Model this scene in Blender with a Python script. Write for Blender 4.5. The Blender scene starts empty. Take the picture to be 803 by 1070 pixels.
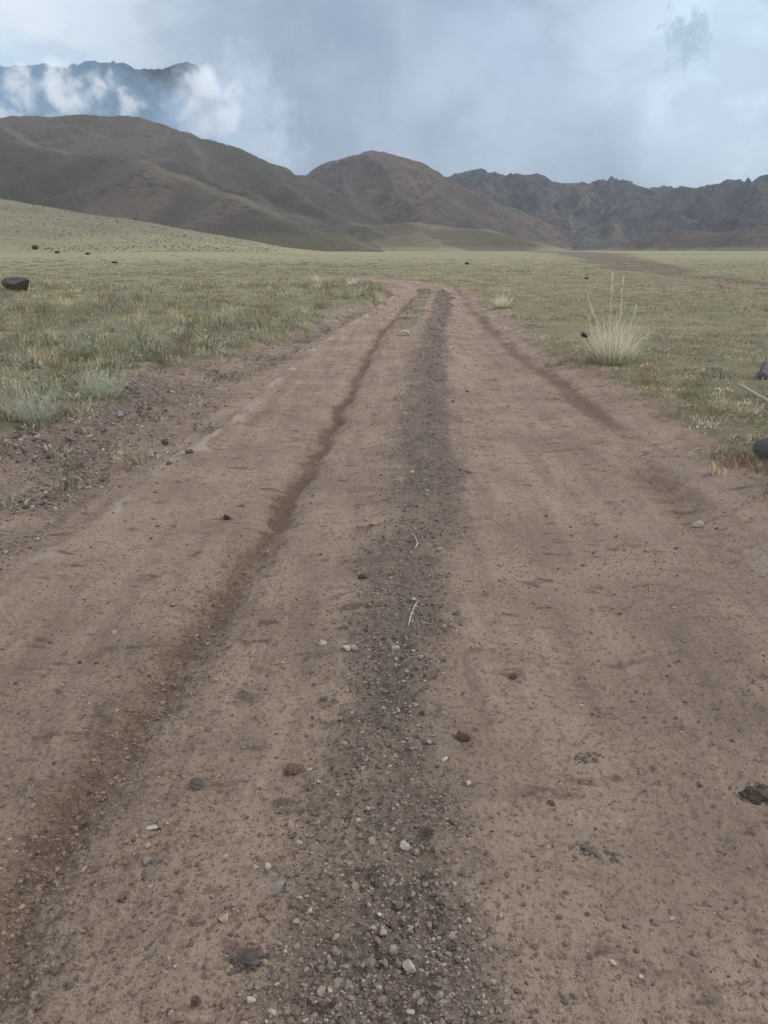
import bpy, math, random
import numpy as np
rng = np.random.default_rng(7)
random.seed(7)
scn = bpy.context.scene
COL = scn.collection
CAMH = 1.55
PITCH = math.radians(18.73)
FPX = 808.0
CP, SP = math.cos(PITCH), math.sin(PITCH)

# ------------------------------------------------------------------ measuring
def ray(u, v):
    xc, yc = (u - 401.5) / FPX, (535 - v) / FPX
    return xc, CP + yc * SP, -SP + yc * CP
def G(u, v, z=0.0):
    """photo point lying on the ground -> metres"""
    a, b, c = ray(u, v)
    t = (z - CAMH) / c
    return a * t, b * t
def W(u, v, Y):
    """photo point at a known distance -> metres"""
    a, b, c = ray(u, v)
    t = Y / b
    return a * t, Y, CAMH + c * t

# ------------------------------------------------------------------ noise
def _hash(ix, iy, seed):
    h = (ix.astype(np.int64) * 374761393 + iy.astype(np.int64) * 668265263 + seed * 1274126177) & 0xFFFFFFFF
    h = ((h ^ (h >> 13)) * 1274126177) & 0xFFFFFFFF
    h = (h ^ (h >> 16)) & 0xFFFFFFFF
    h = ((h ^ (h >> 15)) * 2246822519) & 0xFFFFFFFF
    return ((h ^ (h >> 13)) & 0xFFFFFF).astype(np.float64) / 16777215.0
def vn(x, y, seed=0):
    x = np.asarray(x, float); y = np.asarray(y, float)
    fx, fy = np.floor(x), np.floor(y)
    tx, ty = x - fx, y - fy
    tx = tx * tx * tx * (tx * (tx * 6 - 15) + 10); ty = ty * ty * ty * (ty * (ty * 6 - 15) + 10)
    a = _hash(fx, fy, seed); b = _hash(fx + 1, fy, seed)
    c = _hash(fx, fy + 1, seed); d = _hash(fx + 1, fy + 1, seed)
    return (a + (b - a) * tx) * (1 - ty) + (c + (d - c) * tx) * ty
def fbm(x, y, oct=4, seed=0, gain=.5):
    s = 0; amp = 1; tot = 0
    for o in range(oct):
        s = s + amp * (vn(x, y, seed + o * 17) * 2 - 1); tot += amp
        x, y = (x * .8 - y * .6) * 2.03 + 11.3, (x * .6 + y * .8) * 2.03 - 7.1
        amp *= gain
    return s / tot
def ridged(x, y, oct=4, seed=0):
    s = 0; amp = 1; tot = 0
    for o in range(oct):
        s = s + amp * (1 - np.abs(vn(x, y, seed + o * 13) * 2 - 1)); tot += amp
        x, y = (x * .8 - y * .6) * 2.1 + 5.3, (x * .6 + y * .8) * 2.1 - 3.1
        amp *= .5
    return s / tot
def ss(a, b, x):
    t = np.clip((x - a) / (b - a), 0, 1)
    return t * t * (3 - 2 * t)

# ------------------------------------------------------------------ lines of the track
class Line:
    def __init__(self, pts, z=0.0):
        q = sorted([G(u, v, z) for u, v in pts], key=lambda p: p[1])
        self.x = np.array([p[0] for p in q]); self.y = np.array([p[1] for p in q])
    def __call__(self, y):
        r = np.interp(y, self.y, self.x)
        s = (self.x[1] - self.x[0]) / (self.y[1] - self.y[0])
        return np.where(y < self.y[0], self.x[0] + np.clip(s, -.25, .25) * (y - self.y[0]), r)
LG = Line([(-150, 520), (0, 450), (60, 440), (110, 415), (145, 385), (200, 374), (260, 362), (300, 347), (350, 330), (385, 316), (405, 307)], 0.16)
PR = Line([(-120, 690), (0, 612), (60, 570), (100, 545), (150, 505), (200, 470), (250, 432), (290, 395), (330, 360), (380, 328), (412, 308)], 0.04)
RUT = Line([(-40, 1060), (30, 930), (130, 780), (190, 690), (240, 620), (290, 540), (340, 460), (375, 390), (398, 348), (425, 318), (438, 306)], -0.03)
GL = Line([(190, 1070), (270, 900), (318, 750), (350, 620), (368, 540), (388, 460), (410, 400), (432, 350), (447, 320), (452, 306)], 0.03)
GR = Line([(505, 1070), (488, 900), (470, 800), (466, 700), (466, 600), (487, 540), (487, 500), (474, 450), (464, 400), (468, 350), (472, 320), (472, 306)], 0.03)
RD = Line([(800, 640), (735, 555), (700, 512), (660, 470), (620, 430), (580, 396), (540, 366), (512, 342), (494, 322), (482, 306)])
RG = Line([(990, 680), (803, 545), (760, 495), (700, 445), (650, 412), (600, 385), (555, 355), (525, 330), (505, 315), (492, 306)], 0.05)

def polydist(x, y, P):
    """distance to a polyline and the value interpolated along it; P rows = (x, y, value...)"""
    best = np.full(x.shape, 1e18); val = np.zeros(x.shape)
    for a, b in zip(P[:-1], P[1:]):
        dx, dy = b[0] - a[0], b[1] - a[1]
        L2 = dx * dx + dy * dy + 1e-12
        t = np.clip(((x - a[0]) * dx + (y - a[1]) * dy) / L2, 0, 1)
        d = (x - a[0] - t * dx) ** 2 + (y - a[1] - t * dy) ** 2
        m = d < best
        best = np.where(m, d, best)
        val = np.where(m, a[2] + (b[2] - a[2]) * t, val)
    return np.sqrt(best), val
BEND = [(*G(u, v), w) for u, v, w in [(456, 309, 1.3), (454, 303.5, 1.3), (440, 299.5, 1.4), (415, 296.5, 1.6), (380, 294.5, 1.6), (330, 292, 1.5), (260, 290, 1.4)]]
FARP = [(*G(u, v), w) for u, v, w in [(590, 263.6, 26), (612, 265.5, 18), (632, 269, 9), (655, 275, 5.5), (680, 283, 3.4), (705, 289, 2.2), (760, 296, 1.6), (803, 301, 1.3), (900, 310, 1.2)]]
FARP2 = [(*G(u, v), w) for u, v, w in [(560, 277, .8), (625, 283, .8), (650, 288, .7), (672, 291, .6)]]
HA = [W(*p) for p in [(-420, 165, 300), (-200, 178, 270), (-100, 196, 255), (0, 213, 245), (40, 219, 238), (100, 235, 222), (150, 251, 205), (190, 265, 170)]]

def tnoise(x, y):
    return fbm(x * 1.6, y * 1.6, 3, 90) * .12 + fbm(x * 7, y * 7, 2, 91) * .05
def masks(x, y):
    n = tnoise(x, y)
    k = np.clip(y / 10, .6, 2.2)
    far = 1 - ss(31, 36, y)                      # the straight part of the track
    lg, pr, ru, gl, gr, rd, rg = (L(y) for L in (LG, PR, RUT, GL, GR, RD, RG))
    grassL = ss(.16, -.16, x - lg + n * 2.4 * k)
    grassR = ss(-.15, .45, x - rg + n * 2.6 * k)
    grass = np.maximum(grassL, grassR)
    strip = ss(15, 19, y) * ss(.36, .14, np.abs(x - (ru * .45 + gl * .55) + n)) * .97  # green strip between the ruts
    grass = np.maximum(grass * far, strip * far)
    d, w = polydist(x, y, BEND)
    bend = ss(1.0, .55, d / w + n * 1.5) * ss(29, 34, y)
    d2, w2 = polydist(x, y, FARP)
    farp = ss(1.0, .5, d2 / w2 + fbm(x / 9, y / 9, 3, 31) * .6) * ss(22, 30, y)
    d3, w3 = polydist(x, y, FARP2)
    pale2 = ss(1, .5, d3 / w3 + n * 2) * ss(30, 40, y)
    outside = 1 - far
    grass = np.maximum(grass, outside * (1 - .8 * bend)) * (1 - .35 * farp)
    rutw = .085 + .07 * ss(6, 1.5, y)
    rut = np.exp(-((x - ru + n * .5) / rutw) ** 2) * far
    rut = rut * np.clip(.85 + .7 * fbm(x * 3, y * 1.2, 3, 21), .74, 1) * (.68 + .32 * ss(1.6, 4.8, y))
    rdw = .17
    red = np.exp(-((x - rd + n * .9) / rdw) ** 2) * far * np.clip(.75 + .9 * fbm(x * 2, y * .8, 3, 22), .3, 1)
    red = red * (.35 + .65 * ss(4.2, 5.6, y)) * ss(2.6, 4.2, y)
    mid = (gl + gr) / 2 + .15 * (gr - gl)
    half = np.maximum((gr - gl) / 2, .08) * 1.12
    tt = (x - mid) / half + n * 2.2
    gravel = np.where(tt > 0, ss(1.1, .2, tt), ss(1.35, .0, -tt)) * far
    gravel = gravel * np.clip(.95 + .6 * fbm(x * 2.5, y * 1.5, 3, 23) + .1 * ss(3, 8, y), .68, 1)
    bank = (.25 * ss(.02, .2, pr - x + n) + .75 * ss(.08, .45, (pr - x) / np.maximum(pr - lg, .1) + n * 1.6)) * ss(-.15, .12, x - lg + n) * far      # stony bank left of the track
    bank = bank * np.clip(.72 + .9 * fbm(x * 2, y * 1.2, 3, 24), .55, 1)
    pale = np.exp(-((x - pr + n * 1.1) / .075) ** 2) * far * np.clip(.55 + 1.1 * fbm(x * 4, y * 3, 3, 25), .2, .86) * ss(2.6, 4, y)
    sandR = np.exp(-((x - (rg * .6 + rd * .4) + n * .8) / .14) ** 2) * far * np.clip(.5 + 1.3 * fbm(x * 1.2, y * .9, 3, 26), 0, 1)
    return dict(grass=grass, rut=rut, red=red, gravel=gravel, bank=bank, pale=np.maximum(np.maximum(pale, sandR * .6), pale2), farp=np.maximum(farp, bend))
def along(x, y, P):
    """distance to a crest, its height there and the metres walked along it"""
    best = np.full(x.shape, 1e18); val = np.zeros(x.shape); arc = np.zeros(x.shape); run = 0.0
    for a, b in zip(P[:-1], P[1:]):
        dx, dy = b[0] - a[0], b[1] - a[1]; L2 = dx * dx + dy * dy + 1e-12; L = math.sqrt(L2)
        t = np.clip(((x - a[0]) * dx + (y - a[1]) * dy) / L2, 0, 1)
        d = (x - a[0] - t * dx) ** 2 + (y - a[1] - t * dy) ** 2
        side = np.sign((x - a[0]) * dy - (y - a[1]) * dx)
        m = d < best
        best = np.where(m, d, best); val = np.where(m, a[2] + (b[2] - a[2]) * t, val); arc = np.where(m, run + t * L + 37 * (side > 0), arc)
        run += L
    return np.sqrt(best), val, arc
def hillA(x, y):
    d, h = polydist(x, y, HA)
    z = h - .115 * (np.sqrt(d * d + 14 ** 2) - 14)
    z = z + 2.0 * fbm(x / 45, y / 45, 4, 41) * ss(0, 6, z)
    return np.log1p(np.exp(np.clip(z / 1.2, -40, 40))) * 1.2
def H(x, y, fine=True, M=None):
    x = np.asarray(x, float); y = np.asarray(y, float)
    far = 1 - ss(31, 36, y)
    lg, pr, ru, gl, gr, rd, rg = (L(y) for L in (LG, PR, RUT, GL, GR, RD, RG))
    z = .10 * fbm(x / 9, y / 9, 3, 5) * ss(4, 14, y) * (1 - .6 * far)
    z = z + .7 * fbm(x / 90, y / 90, 3, 6) * ss(60, 200, y)
    prof = np.zeros_like(x)
    prof += .13 * ss(.05, -.55, x - (pr + lg) / 2) + .05 * ss(.1, -.3, x - lg)
    prof += .07 * ss(-.35, .35, x - rg)
    lt = (pr + ru) / 2; prof += -.035 * np.exp(-((x - lt) / .38) ** 2)
    prof += -.06 * np.exp(-((x - ru) / .12) ** 2)
    rt = (gr + rd) / 2; prof += -.045 * np.exp(-((x - rt) / .45) ** 2)
    gm = (gl + gr) / 2; prof += .035 * np.exp(-((x - gm) / .34) ** 2)
    prof += .03 * np.exp(-((x - pr) / .07) ** 2) - .03 * np.exp(-((x - rd) / .12) ** 2)
    z = z + prof * far + (.1 * (1 - far))
    if M is None: M = masks(x, y)
    z = z + M['farp'] * -.05
    near = 1 - ss(18, 40, y)
    calm = ss(-.1, .5, fbm(x * 1.1, y * .8, 3, 56)) * (1 - M['gravel'])
    rough = 1.15 - .55 * calm + 1.1 * M['gravel'] + 1.6 * M['bank'] + 1.1 * M['rut'] + .5 * M['red']
    z = z + near * rough * (.012 * fbm(x * 5, y * 5, 3, 51))
    z = z + near * (M['gravel'] * .016 + M['bank'] * .022) * fbm(x * 12, y * 12, 3, 57)
    if fine:
        n1 = fbm(x * 22, y * 22, 3, 52, .6)
        z = z + near * rough * (.0058 * n1 + .013 * np.maximum(0, fbm(x * 34, y * 34, 2, 53) - .22) + (.0035 * fbm(x * 75, y * 75, 2, 58) + .006 * np.maximum(0, fbm(x * 90 + 7, y * 90, 2, 59) - .2)) * (1 - ss(3, 9, y)))
    z = z + M['grass'] * (.03 * fbm(x * 3, y * 3, 3, 54)) * (1 - ss(30, 80, y))
    z = z + hillA(x, y)
    return z

# ------------------------------------------------------------------ mesh helpers
def mesh_obj(name, verts, tris, mat, parent=None, cols=None, smooth=False, attrs=None, loc=None):
    verts = np.asarray(verts, np.float32); tris = np.asarray(tris, np.int32)
    me = bpy.data.meshes.new(name)
    k = tris.shape[1]
    me.vertices.add(len(verts)); me.vertices.foreach_set('co', verts.ravel())
    me.loops.add(tris.size); me.loops.foreach_set('vertex_index', tris.ravel())
    me.polygons.add(len(tris))
    me.polygons.foreach_set('loop_start', np.arange(0, tris.size, k, dtype=np.int32))
    me.polygons.foreach_set('use_smooth', np.full(len(tris), smooth))
    me.update(calc_edges=True)
    def add(nm, c):
        a = me.attributes.new(nm, 'FLOAT_COLOR', 'POINT')
        c = np.asarray(c, np.float32)
        if c.shape[1] == 3: c = np.c_[c, np.ones(len(c), np.float32)]
        a.data.foreach_set('color', c.astype(np.float32).ravel())
    if cols is not None: add('tint', cols)
    for nm, c in (attrs or {}).items(): add(nm, c)
    me.materials.append(mat)
    o = bpy.data.objects.new(name, me); COL.objects.link(o)
    if parent: o.parent = parent
    if loc is not None: o.location = loc
    return o
def tag(o, label=None, cat=None, group=None, kind=None):
    if label: o['label'] = label
    if cat: o['category'] = cat
    if group: o['group'] = group
    if kind: o['kind'] = kind
    return o
def empty(name, loc):
    o = bpy.data.objects.new(name, None); COL.objects.link(o); o.location = loc; o.empty_display_size = .1
    return o

# ------------------------------------------------------------------ node helpers
class NT:
    def __init__(self, tree): self.t = tree; tree.nodes.clear()
    def n(self, typ, _in=None, **kw):
        nd = self.t.nodes.new(typ)
        for k, v in kw.items(): setattr(nd, k, v)
        for k, v in (_in or {}).items(): self.set(nd.inputs[k], v)
        return nd
    def set(self, sock, v):
        if isinstance(v, bpy.types.NodeSocket): self.t.links.new(v, sock)
        else: sock.default_value = v
    def math(self, op, a, b=0.0, c=None, clamp=False):
        nd = self.t.nodes.new('ShaderNodeMath'); nd.operation = op; nd.use_clamp = clamp
        self.set(nd.inputs[0], a); self.set(nd.inputs[1], b)
        if c is not None: self.set(nd.inputs[2], c)
        return nd.outputs[0]
    def vmath(self, op, a, b=None, scale=None):
        nd = self.t.nodes.new('ShaderNodeVectorMath'); nd.operation = op
        self.set(nd.inputs[0], a)
        if b is not None: self.set(nd.inputs[1], b)
        if scale is not None: self.set(nd.inputs[3], scale)
        return nd.outputs['Value'] if op in ('DOT_PRODUCT', 'LENGTH', 'DISTANCE') else nd.outputs['Vector']
    def mix(self, f, a, b, blend='MIX'):
        nd = self.t.nodes.new('ShaderNodeMix'); nd.data_type = 'RGBA'; nd.blend_type = blend
        c = lambda v: v if isinstance(v, bpy.types.NodeSocket) or len(v) == 4 else (*v, 1)
        self.set(nd.inputs[0], f); self.set(nd.inputs[6], c(a)); self.set(nd.inputs[7], c(b))
        return nd.outputs[2]
    def rng(self, v, a, b, lo=0.0, hi=1.0, smooth=True):
        nd = self.t.nodes.new('ShaderNodeMapRange')
        if smooth: nd.interpolation_type = 'SMOOTHSTEP'
        for i, q in enumerate((v, a, b, lo, hi)): self.set(nd.inputs[i], q)
        return nd.outputs[0]
    def noise(self, vec, scale, detail=4, rough=.55, dist=0.0, color=False):
        nd = self.n('ShaderNodeTexNoise', {'Vector': vec, 'Scale': scale, 'Detail': detail, 'Roughness': rough, 'Distortion': dist})
        return nd.outputs['Color' if color else 'Fac']
def material(name):
    m = bpy.data.materials.new(name); m.use_nodes = True
    return m, NT(m.node_tree)
def finish(nt, color, rough=.9, bump=None, bump_str=.5, bump_dist=.01, spec=.25, normal=None):
    b = nt.n('ShaderNodeBsdfPrincipled', {'Base Color': color if isinstance(color, bpy.types.NodeSocket) else (*color, 1), 'Roughness': rough, 'Specular IOR Level': spec})
    if bump is not None:
        bn = nt.n('ShaderNodeBump', {'Height': bump, 'Strength': bump_str, 'Distance': bump_dist})
        nt.t.links.new(bn.outputs[0], b.inputs['Normal'])
    o = nt.n('ShaderNodeOutputMaterial'); nt.t.links.new(b.outputs[0], o.inputs[0])
    return b

# ------------------------------------------------------------------ materials
def mat_ground():
    m, t = material('steppe_ground')
    pos = t.n('ShaderNodeNewGeometry').outputs['Position']
    A = t.n('ShaderNodeSeparateColor', {0: t.n('ShaderNodeAttribute', attribute_name='mask_a').outputs['Color']})
    B = t.n('ShaderNodeSeparateColor', {0: t.n('ShaderNodeAttribute', attribute_name='mask_b').outputs['Color']})
    Cc = t.n('ShaderNodeSeparateColor', {0: t.n('ShaderNodeAttribute', attribute_name='mask_c').outputs['Color']})
    rut, gravel, pale = A.outputs[0], A.outputs[1], A.outputs[2]
    grass, red, bank = B.outputs[0], B.outputs[1], B.outputs[2]
    farp, hill = Cc.outputs[0], Cc.outputs[1]
    big = t.noise(pos, 1.3, 4, .6)
    med = t.noise(pos, 9, 5, .65)
    fine = t.noise(pos, 55, 4, .7)
    grit = t.noise(pos, 190, 3, .7)
    # bare earth
    dirt = t.mix(t.rng(big, .35, .65), (.395, .292, .221), (.298, .217, .165))
    dirt = t.mix(t.rng(med, .5, .72, 0, .55), dirt, (.205, .146, .108))
    dirt = t.mix(t.rng(fine, .5, .66, 0, .85), dirt, (.160, .114, .086))  # soil grain, its dark contrast raised to stand in for tiny shadows
    dirt = t.mix(t.rng(grit, .55, .72, 0, .6), dirt, (.46, .37, .29))
    streak = t.noise(t.vmath('MULTIPLY', pos, (4.5, 10.0, 4.5)), 1.0, 4, .6)
    dirt = t.mix(t.rng(streak, .57, .70, 0, .8), dirt, (.130, .092, .070))
    blot = t.noise(t.vmath('MULTIPLY', pos, (1.6, 4.2, 2)), 1.0, 5, .68, .5)
    dirt = t.mix(t.rng(blot, .56, .70, 0, .55), dirt, (.165, .120, .094))
    lane = t.noise(t.vmath('MULTIPLY', pos, (7.0, .55, 1)), 1.0, 4, .6, .2)
    dirt = t.mix(t.rng(lane, .50, .68, 0, .38), dirt, (.185, .132, .102))
    dirt = t.mix(t.rng(lane, .46, .34, 0, .30), dirt, (.44, .335, .258))
    # dark damp rut
    rj = t.math('ADD', t.math('MULTIPLY', t.math('SUBTRACT', med, .5), 1.1), t.math('MULTIPLY', t.math('SUBTRACT', fine, .5), .6))
    dirt = t.mix(t.rng(t.math('ADD', rut, rj), 0.08, .92, 0, .9), dirt, t.mix(t.rng(fine, .4, .7), (.175, .113, .080), (.112, .073, .053)))
    dirt = t.mix(t.rng(t.math('ADD', red, rj), .15, .9, 0, .78), dirt, t.mix(t.rng(fine, .4, .7), (.185, .115, .080), (.125, .080, .058)))
    # grey grit
    gcol = t.mix(t.rng(grit, .42, .62), (.130, .101, .086), (.230, .182, .154))
    gcol = t.mix(t.rng(fine, .55, .7, 0, .7), gcol, (.085, .064, .054))
    gfac = t.rng(t.math('ADD', t.math('MAXIMUM', gravel, t.math('MULTIPLY', bank, .85)), t.math('MULTIPLY', t.math('SUBTRACT', med, .5), 1.5)), .1, .95)
    dirt = t.mix(t.math('MULTIPLY', gfac, .72), dirt, gcol)
    dirt = t.mix(t.rng(t.math('ADD', t.math('ADD', pale, t.math('MULTIPLY', t.math('SUBTRACT', fine, .5), 1.0)), t.math('MULTIPLY', t.math('SUBTRACT', med, .5), .9)), .25, .85, 0, .8), dirt, (.43, .36, .305))
    # turf, what is seen between and beyond the blades
    w1 = t.noise(pos, .55, 5, .6)
    w2 = t.noise(t.vmath('MULTIPLY', pos, (.035, .09, .05)), 1.0, 6, .62)
    w3 = t.noise(pos, 5, 5, .7)
    turf = t.mix(t.rng(w2, .38, .62), (.230, .205, .122), (.295, .245, .150))
    turf = t.mix(t.rng(w1, .42, .62, 0, .65), turf, (.185, .178, .105))
    turf = t.mix(t.rng(w1, .60, .74, 0, .5), turf, (.235, .170, .120))
    turf = t.mix(t.rng(w3, .52, .68, 0, .5), turf, (.095, .088, .058))
    turf = t.mix(t.rng(fine, .5, .75, 0, .6), turf, (.30, .27, .20))
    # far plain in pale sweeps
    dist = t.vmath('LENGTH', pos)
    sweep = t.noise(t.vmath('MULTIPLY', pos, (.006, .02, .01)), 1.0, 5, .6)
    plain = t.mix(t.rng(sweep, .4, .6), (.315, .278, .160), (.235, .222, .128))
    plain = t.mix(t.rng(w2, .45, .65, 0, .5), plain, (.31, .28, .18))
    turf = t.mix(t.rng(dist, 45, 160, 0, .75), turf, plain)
    stony = t.noise(pos, 1.1, 3, .7)
    hcol = t.mix(t.rng(stony, .42, .6), (.185, .170, .122), (.112, .106, .084))
    hcol = t.mix(t.rng(w2, .4, .65, 0, .6), hcol, (.215, .20, .125))
    turf = t.mix(t.math('MULTIPLY', t.rng(grass, 1.0, .45, 0, .8), t.rng(t.math('ADD', w3, fine), .8, 1.1)), turf, (.215, .150, .105))
    turf = t.mix(t.rng(t.noise(pos, 22, 5, .75), .48, .66, 0, t.rng(dist, 30, 8, .1, .75)), turf, (.090, .072, .052))
    turf = t.mix(t.math('MULTIPLY', hill, .85), turf, hcol)
    turf = t.mix(t.math('MULTIPLY', farp, .75), turf, (.105, .086, .068))
    gm = t.rng(t.math('ADD', grass, t.math('MULTIPLY', t.math('SUBTRACT', med, .5), .8)), .3, .75)
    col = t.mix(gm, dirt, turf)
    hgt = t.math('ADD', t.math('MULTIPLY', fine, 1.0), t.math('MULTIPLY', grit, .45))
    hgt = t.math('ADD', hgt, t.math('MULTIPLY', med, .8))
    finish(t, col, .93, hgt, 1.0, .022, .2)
    return m
def mat_tint(name, rough=.85, speckle=0.0, scale=60, transl=0.0, bumpd=0.0):
    m, t = material(name)
    c = t.n('ShaderNodeAttribute', attribute_name='tint').outputs['Color']
    pos = t.n('ShaderNodeTexCoord').outputs['Object']
    bump = None
    if speckle:
        nz = t.noise(pos, scale, 4, .65)
        c = t.mix(t.rng(nz, .4, .7, 0, speckle), c, t.mix(.55, c, (.05, .042, .038)))
        if bumpd: bump = nz
    b = finish(t, c, rough, bump, .7, bumpd or .01, .2)
    if transl:
        tr = t.n('ShaderNodeBsdfTranslucent', {'Color': c})
        mx = t.n('ShaderNodeMixShader', {0: transl}); t.t.links.new(b.outputs[0], mx.inputs[1]); t.t.links.new(tr.outputs[0], mx.inputs[2])
        out = [n for n in t.t.nodes if n.type == 'OUTPUT_MATERIAL'][0]; t.t.links.new(mx.outputs[0], out.inputs[0])
    return m
def mat_hill(name, soil, soil2, crestc, rock, base, rockamt=0.3, scale=1.0):
    m, t = material(name)
    geo = t.n('ShaderNodeNewGeometry'); pos = geo.outputs['Position']
    at = t.n('ShaderNodeSeparateColor', {0: t.n('ShaderNodeAttribute', attribute_name='mask_a').outputs['Color']})
    crest, low, expo = at.outputs[0], at.outputs[1], at.outputs[2]
    n1 = t.noise(pos, .006 * scale, 6, .6); n2 = t.noise(pos, .035 * scale, 6, .7); n3 = t.noise(pos, .11 * scale, 5, .72)
    c = t.mix(t.rng(n1, .38, .62), soil, soil2)
    c = t.mix(t.rng(n2, .45, .7, 0, .7), c, t.mix(.5, soil2, base))
    rk = t.rng(t.math('ADD', n2, t.math('MULTIPLY', t.math('SUBTRACT', n3, .5), .8)), .62 - rockamt, .80 - rockamt)
    rk = t.math('MULTIPLY', rk, t.rng(expo, .1, .6, .35, 1))
    c = t.mix(t.math('MULTIPLY', rk, .85), c, t.mix(t.rng(n3, .4, .65), rock, tuple(q * .45 for q in rock)))
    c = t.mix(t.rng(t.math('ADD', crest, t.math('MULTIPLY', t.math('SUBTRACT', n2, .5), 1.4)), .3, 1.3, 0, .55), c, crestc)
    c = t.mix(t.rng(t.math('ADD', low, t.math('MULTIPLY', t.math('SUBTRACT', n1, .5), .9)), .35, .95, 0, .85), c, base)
    c = t.mix(t.rng(expo, .6, .0, 0, .5), c, (.050, .050, .038))  # scrub tone in the gullies, darkened to paint in the shading of folds
    finish(t, c, .95, t.math('ADD', n2, t.math('MULTIPLY', n3, .35)), .8, 9.0 / scale, .1)
    return m
GROUND = mat_ground()
BLADE = mat_tint('dry_grass', .8, transl=.38)
PEBBLE = mat_tint('pebble_stone', .88, .4, 160)
STONE = mat_tint('weathered_stone', .9, .8, 40, bumpd=.01)
CLOD = mat_tint('earth_clod', .97, .35, 120, bumpd=.006)
TWIG = mat_tint('bleached_wood', .8, .5, 70)

# ------------------------------------------------------------------ ground sheet
def build_ground():
    ys = list(np.linspace(-14, .2, 24)) ; y = .2
    while y < 4200:
        y += max(.0062, .0042 * (y - .5)) if y < 60 else .011 * y
        ys.append(y)
    ys = np.array(ys)
    s = np.r_[-np.geomspace(6, .78, 40)[:-1], np.linspace(-.78, .78, 860), np.geomspace(.78, 6, 40)[1:]]
    Y, S = np.meshgrid(ys, s, indexing='ij')
    X = S * np.where(Y > 0, Y + 1.9, 1.9 - Y * .3)
    X = np.clip(X, -3600, 3600) + np.where(np.abs(X) > 3600, S * .01, 0)
    x, y = X.ravel(), Y.ravel()
    M = masks(x, y); z = H(x, y, True, M)
    hill = ss(.5, 8, hillA(x, y) + 2.5 * fbm(x / 12, y / 12, 3, 45))
    nr, nc = Y.shape
    i = np.arange((nr - 1) * nc).reshape(nr - 1, nc)[:, :-1].ravel()
    q = np.c_[i, i + 1, i + nc + 1, i + nc]
    o = mesh_obj('ground', np.c_[x, y, z], q, GROUND, smooth=True, attrs={
        'mask_a': np.c_[M['rut'], M['gravel'], M['pale']], 'mask_b': np.c_[M['grass'], M['red'], M['bank']], 'mask_c': np.c_[M['farp'], hill, hill]})
    tag(o, 'pinkish brown dirt track with two wheel ruts crossing the dry steppe plain', 'ground', kind='structure')
build_ground()

# ------------------------------------------------------------------ hills
def ridge_z(x, y, ridges, seed, warp=18., wl=140., gl=60., ga=0.):
    wx = x + warp * fbm(x / wl, y / wl, 3, seed); wy = y + warp * fbm(x / wl, y / wl, 3, seed + 5)
    z = np.full(x.shape, -1e3); crest = np.zeros(x.shape)
    for P, slope, r, cw in ridges:
        d, h, arc = along(wx, wy, P)
        zz = h - slope * (np.sqrt(d * d + r * r) - r)
        if ga:      # water-cut gullies running down from the crest
            q = arc + .35 * d + 16 * fbm(x / 50, y / 50, 3, seed + 9)
            g1 = np.abs(vn(q / gl, d / 260, seed + 40) * 2 - 1); g2 = np.abs(vn(q / (gl * .42), d / 120, seed + 41) * 2 - 1)
            zz = zz + ga * ss(3, 70, d) * ((g1 - .5) + .45 * (g2 - .5))
        k = 5.0
        dz = np.clip((zz - z) / k, -30, 30)
        crest = np.where(zz > z - 4, np.maximum(np.exp(-(d / cw) ** 2) * (zz > z - 2), crest * (z > zz - 6)), crest)
        z = np.maximum(z, zz) + k * np.log1p(np.exp(-np.abs(dz)))
    return z, crest, polydist(x, y, ridges[0][0])[0]
def hill_obj(name, ridges, x0, x1, y0, y1, step, mat, seed, rough, gully, label, warp=18., rocky=0.0, wl=140., lowh=14., cliff=None, gl=60., ga=0.):
    xs = np.arange(x0, x1, step); ys = np.arange(y0, y1, step)
    X, Y = np.meshgrid(xs, ys); x, y = X.ravel(), Y.ravel()
    z, crest, cd = ridge_z(x, y, ridges, seed, warp, wl, gl, ga)
    up = ss(-5, 60, z)
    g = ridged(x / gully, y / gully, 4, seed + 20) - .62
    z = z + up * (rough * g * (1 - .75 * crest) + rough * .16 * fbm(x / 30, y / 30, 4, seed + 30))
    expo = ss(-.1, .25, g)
    if rocky:
        cr = ridged(x / 55, y / 55, 4, seed + 60) - .6
        z = z + up * rocky * (.3 + .7 * ss(2, 40, cd)) * (cr + .5 * fbm(x / 38, y / 60, 3, seed + 61))
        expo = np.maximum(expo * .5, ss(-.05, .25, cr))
    if cliff is not None: z = z - np.maximum(0, x - cliff + 130 * fbm(x / 130, y / 130, 3, 8)) * 2.2
    z = np.maximum(z, -6)
    nr, nc = X.shape
    i = np.arange((nr - 1) * nc).reshape(nr - 1, nc)[:, :-1].ravel()
    q = np.c_[i, i + 1, i + nc + 1, i + nc]
    q = q[(z[q] > -5.9).any(1)]
    used = np.unique(q); re = np.full(len(x), -1); re[used] = np.arange(len(used))
    low = 1 - ss(0, lowh, z)
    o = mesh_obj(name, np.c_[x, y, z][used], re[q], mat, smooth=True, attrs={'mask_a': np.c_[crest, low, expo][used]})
    return tag(o, label, 'hill', kind='structure')
R = lambda pts: [W(*p) for p in pts]
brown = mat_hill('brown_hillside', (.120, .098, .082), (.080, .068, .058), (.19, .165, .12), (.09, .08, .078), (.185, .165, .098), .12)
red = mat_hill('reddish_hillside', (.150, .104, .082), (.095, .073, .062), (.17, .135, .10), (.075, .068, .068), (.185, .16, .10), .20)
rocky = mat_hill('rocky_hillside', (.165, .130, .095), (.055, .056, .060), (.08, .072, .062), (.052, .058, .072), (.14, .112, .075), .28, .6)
olive = mat_hill('olive_hillside', (.185, .152, .105), (.150, .125, .088), (.25, .215, .14), (.12, .11, .09), (.27, .23, .145), .0, 2)
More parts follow.
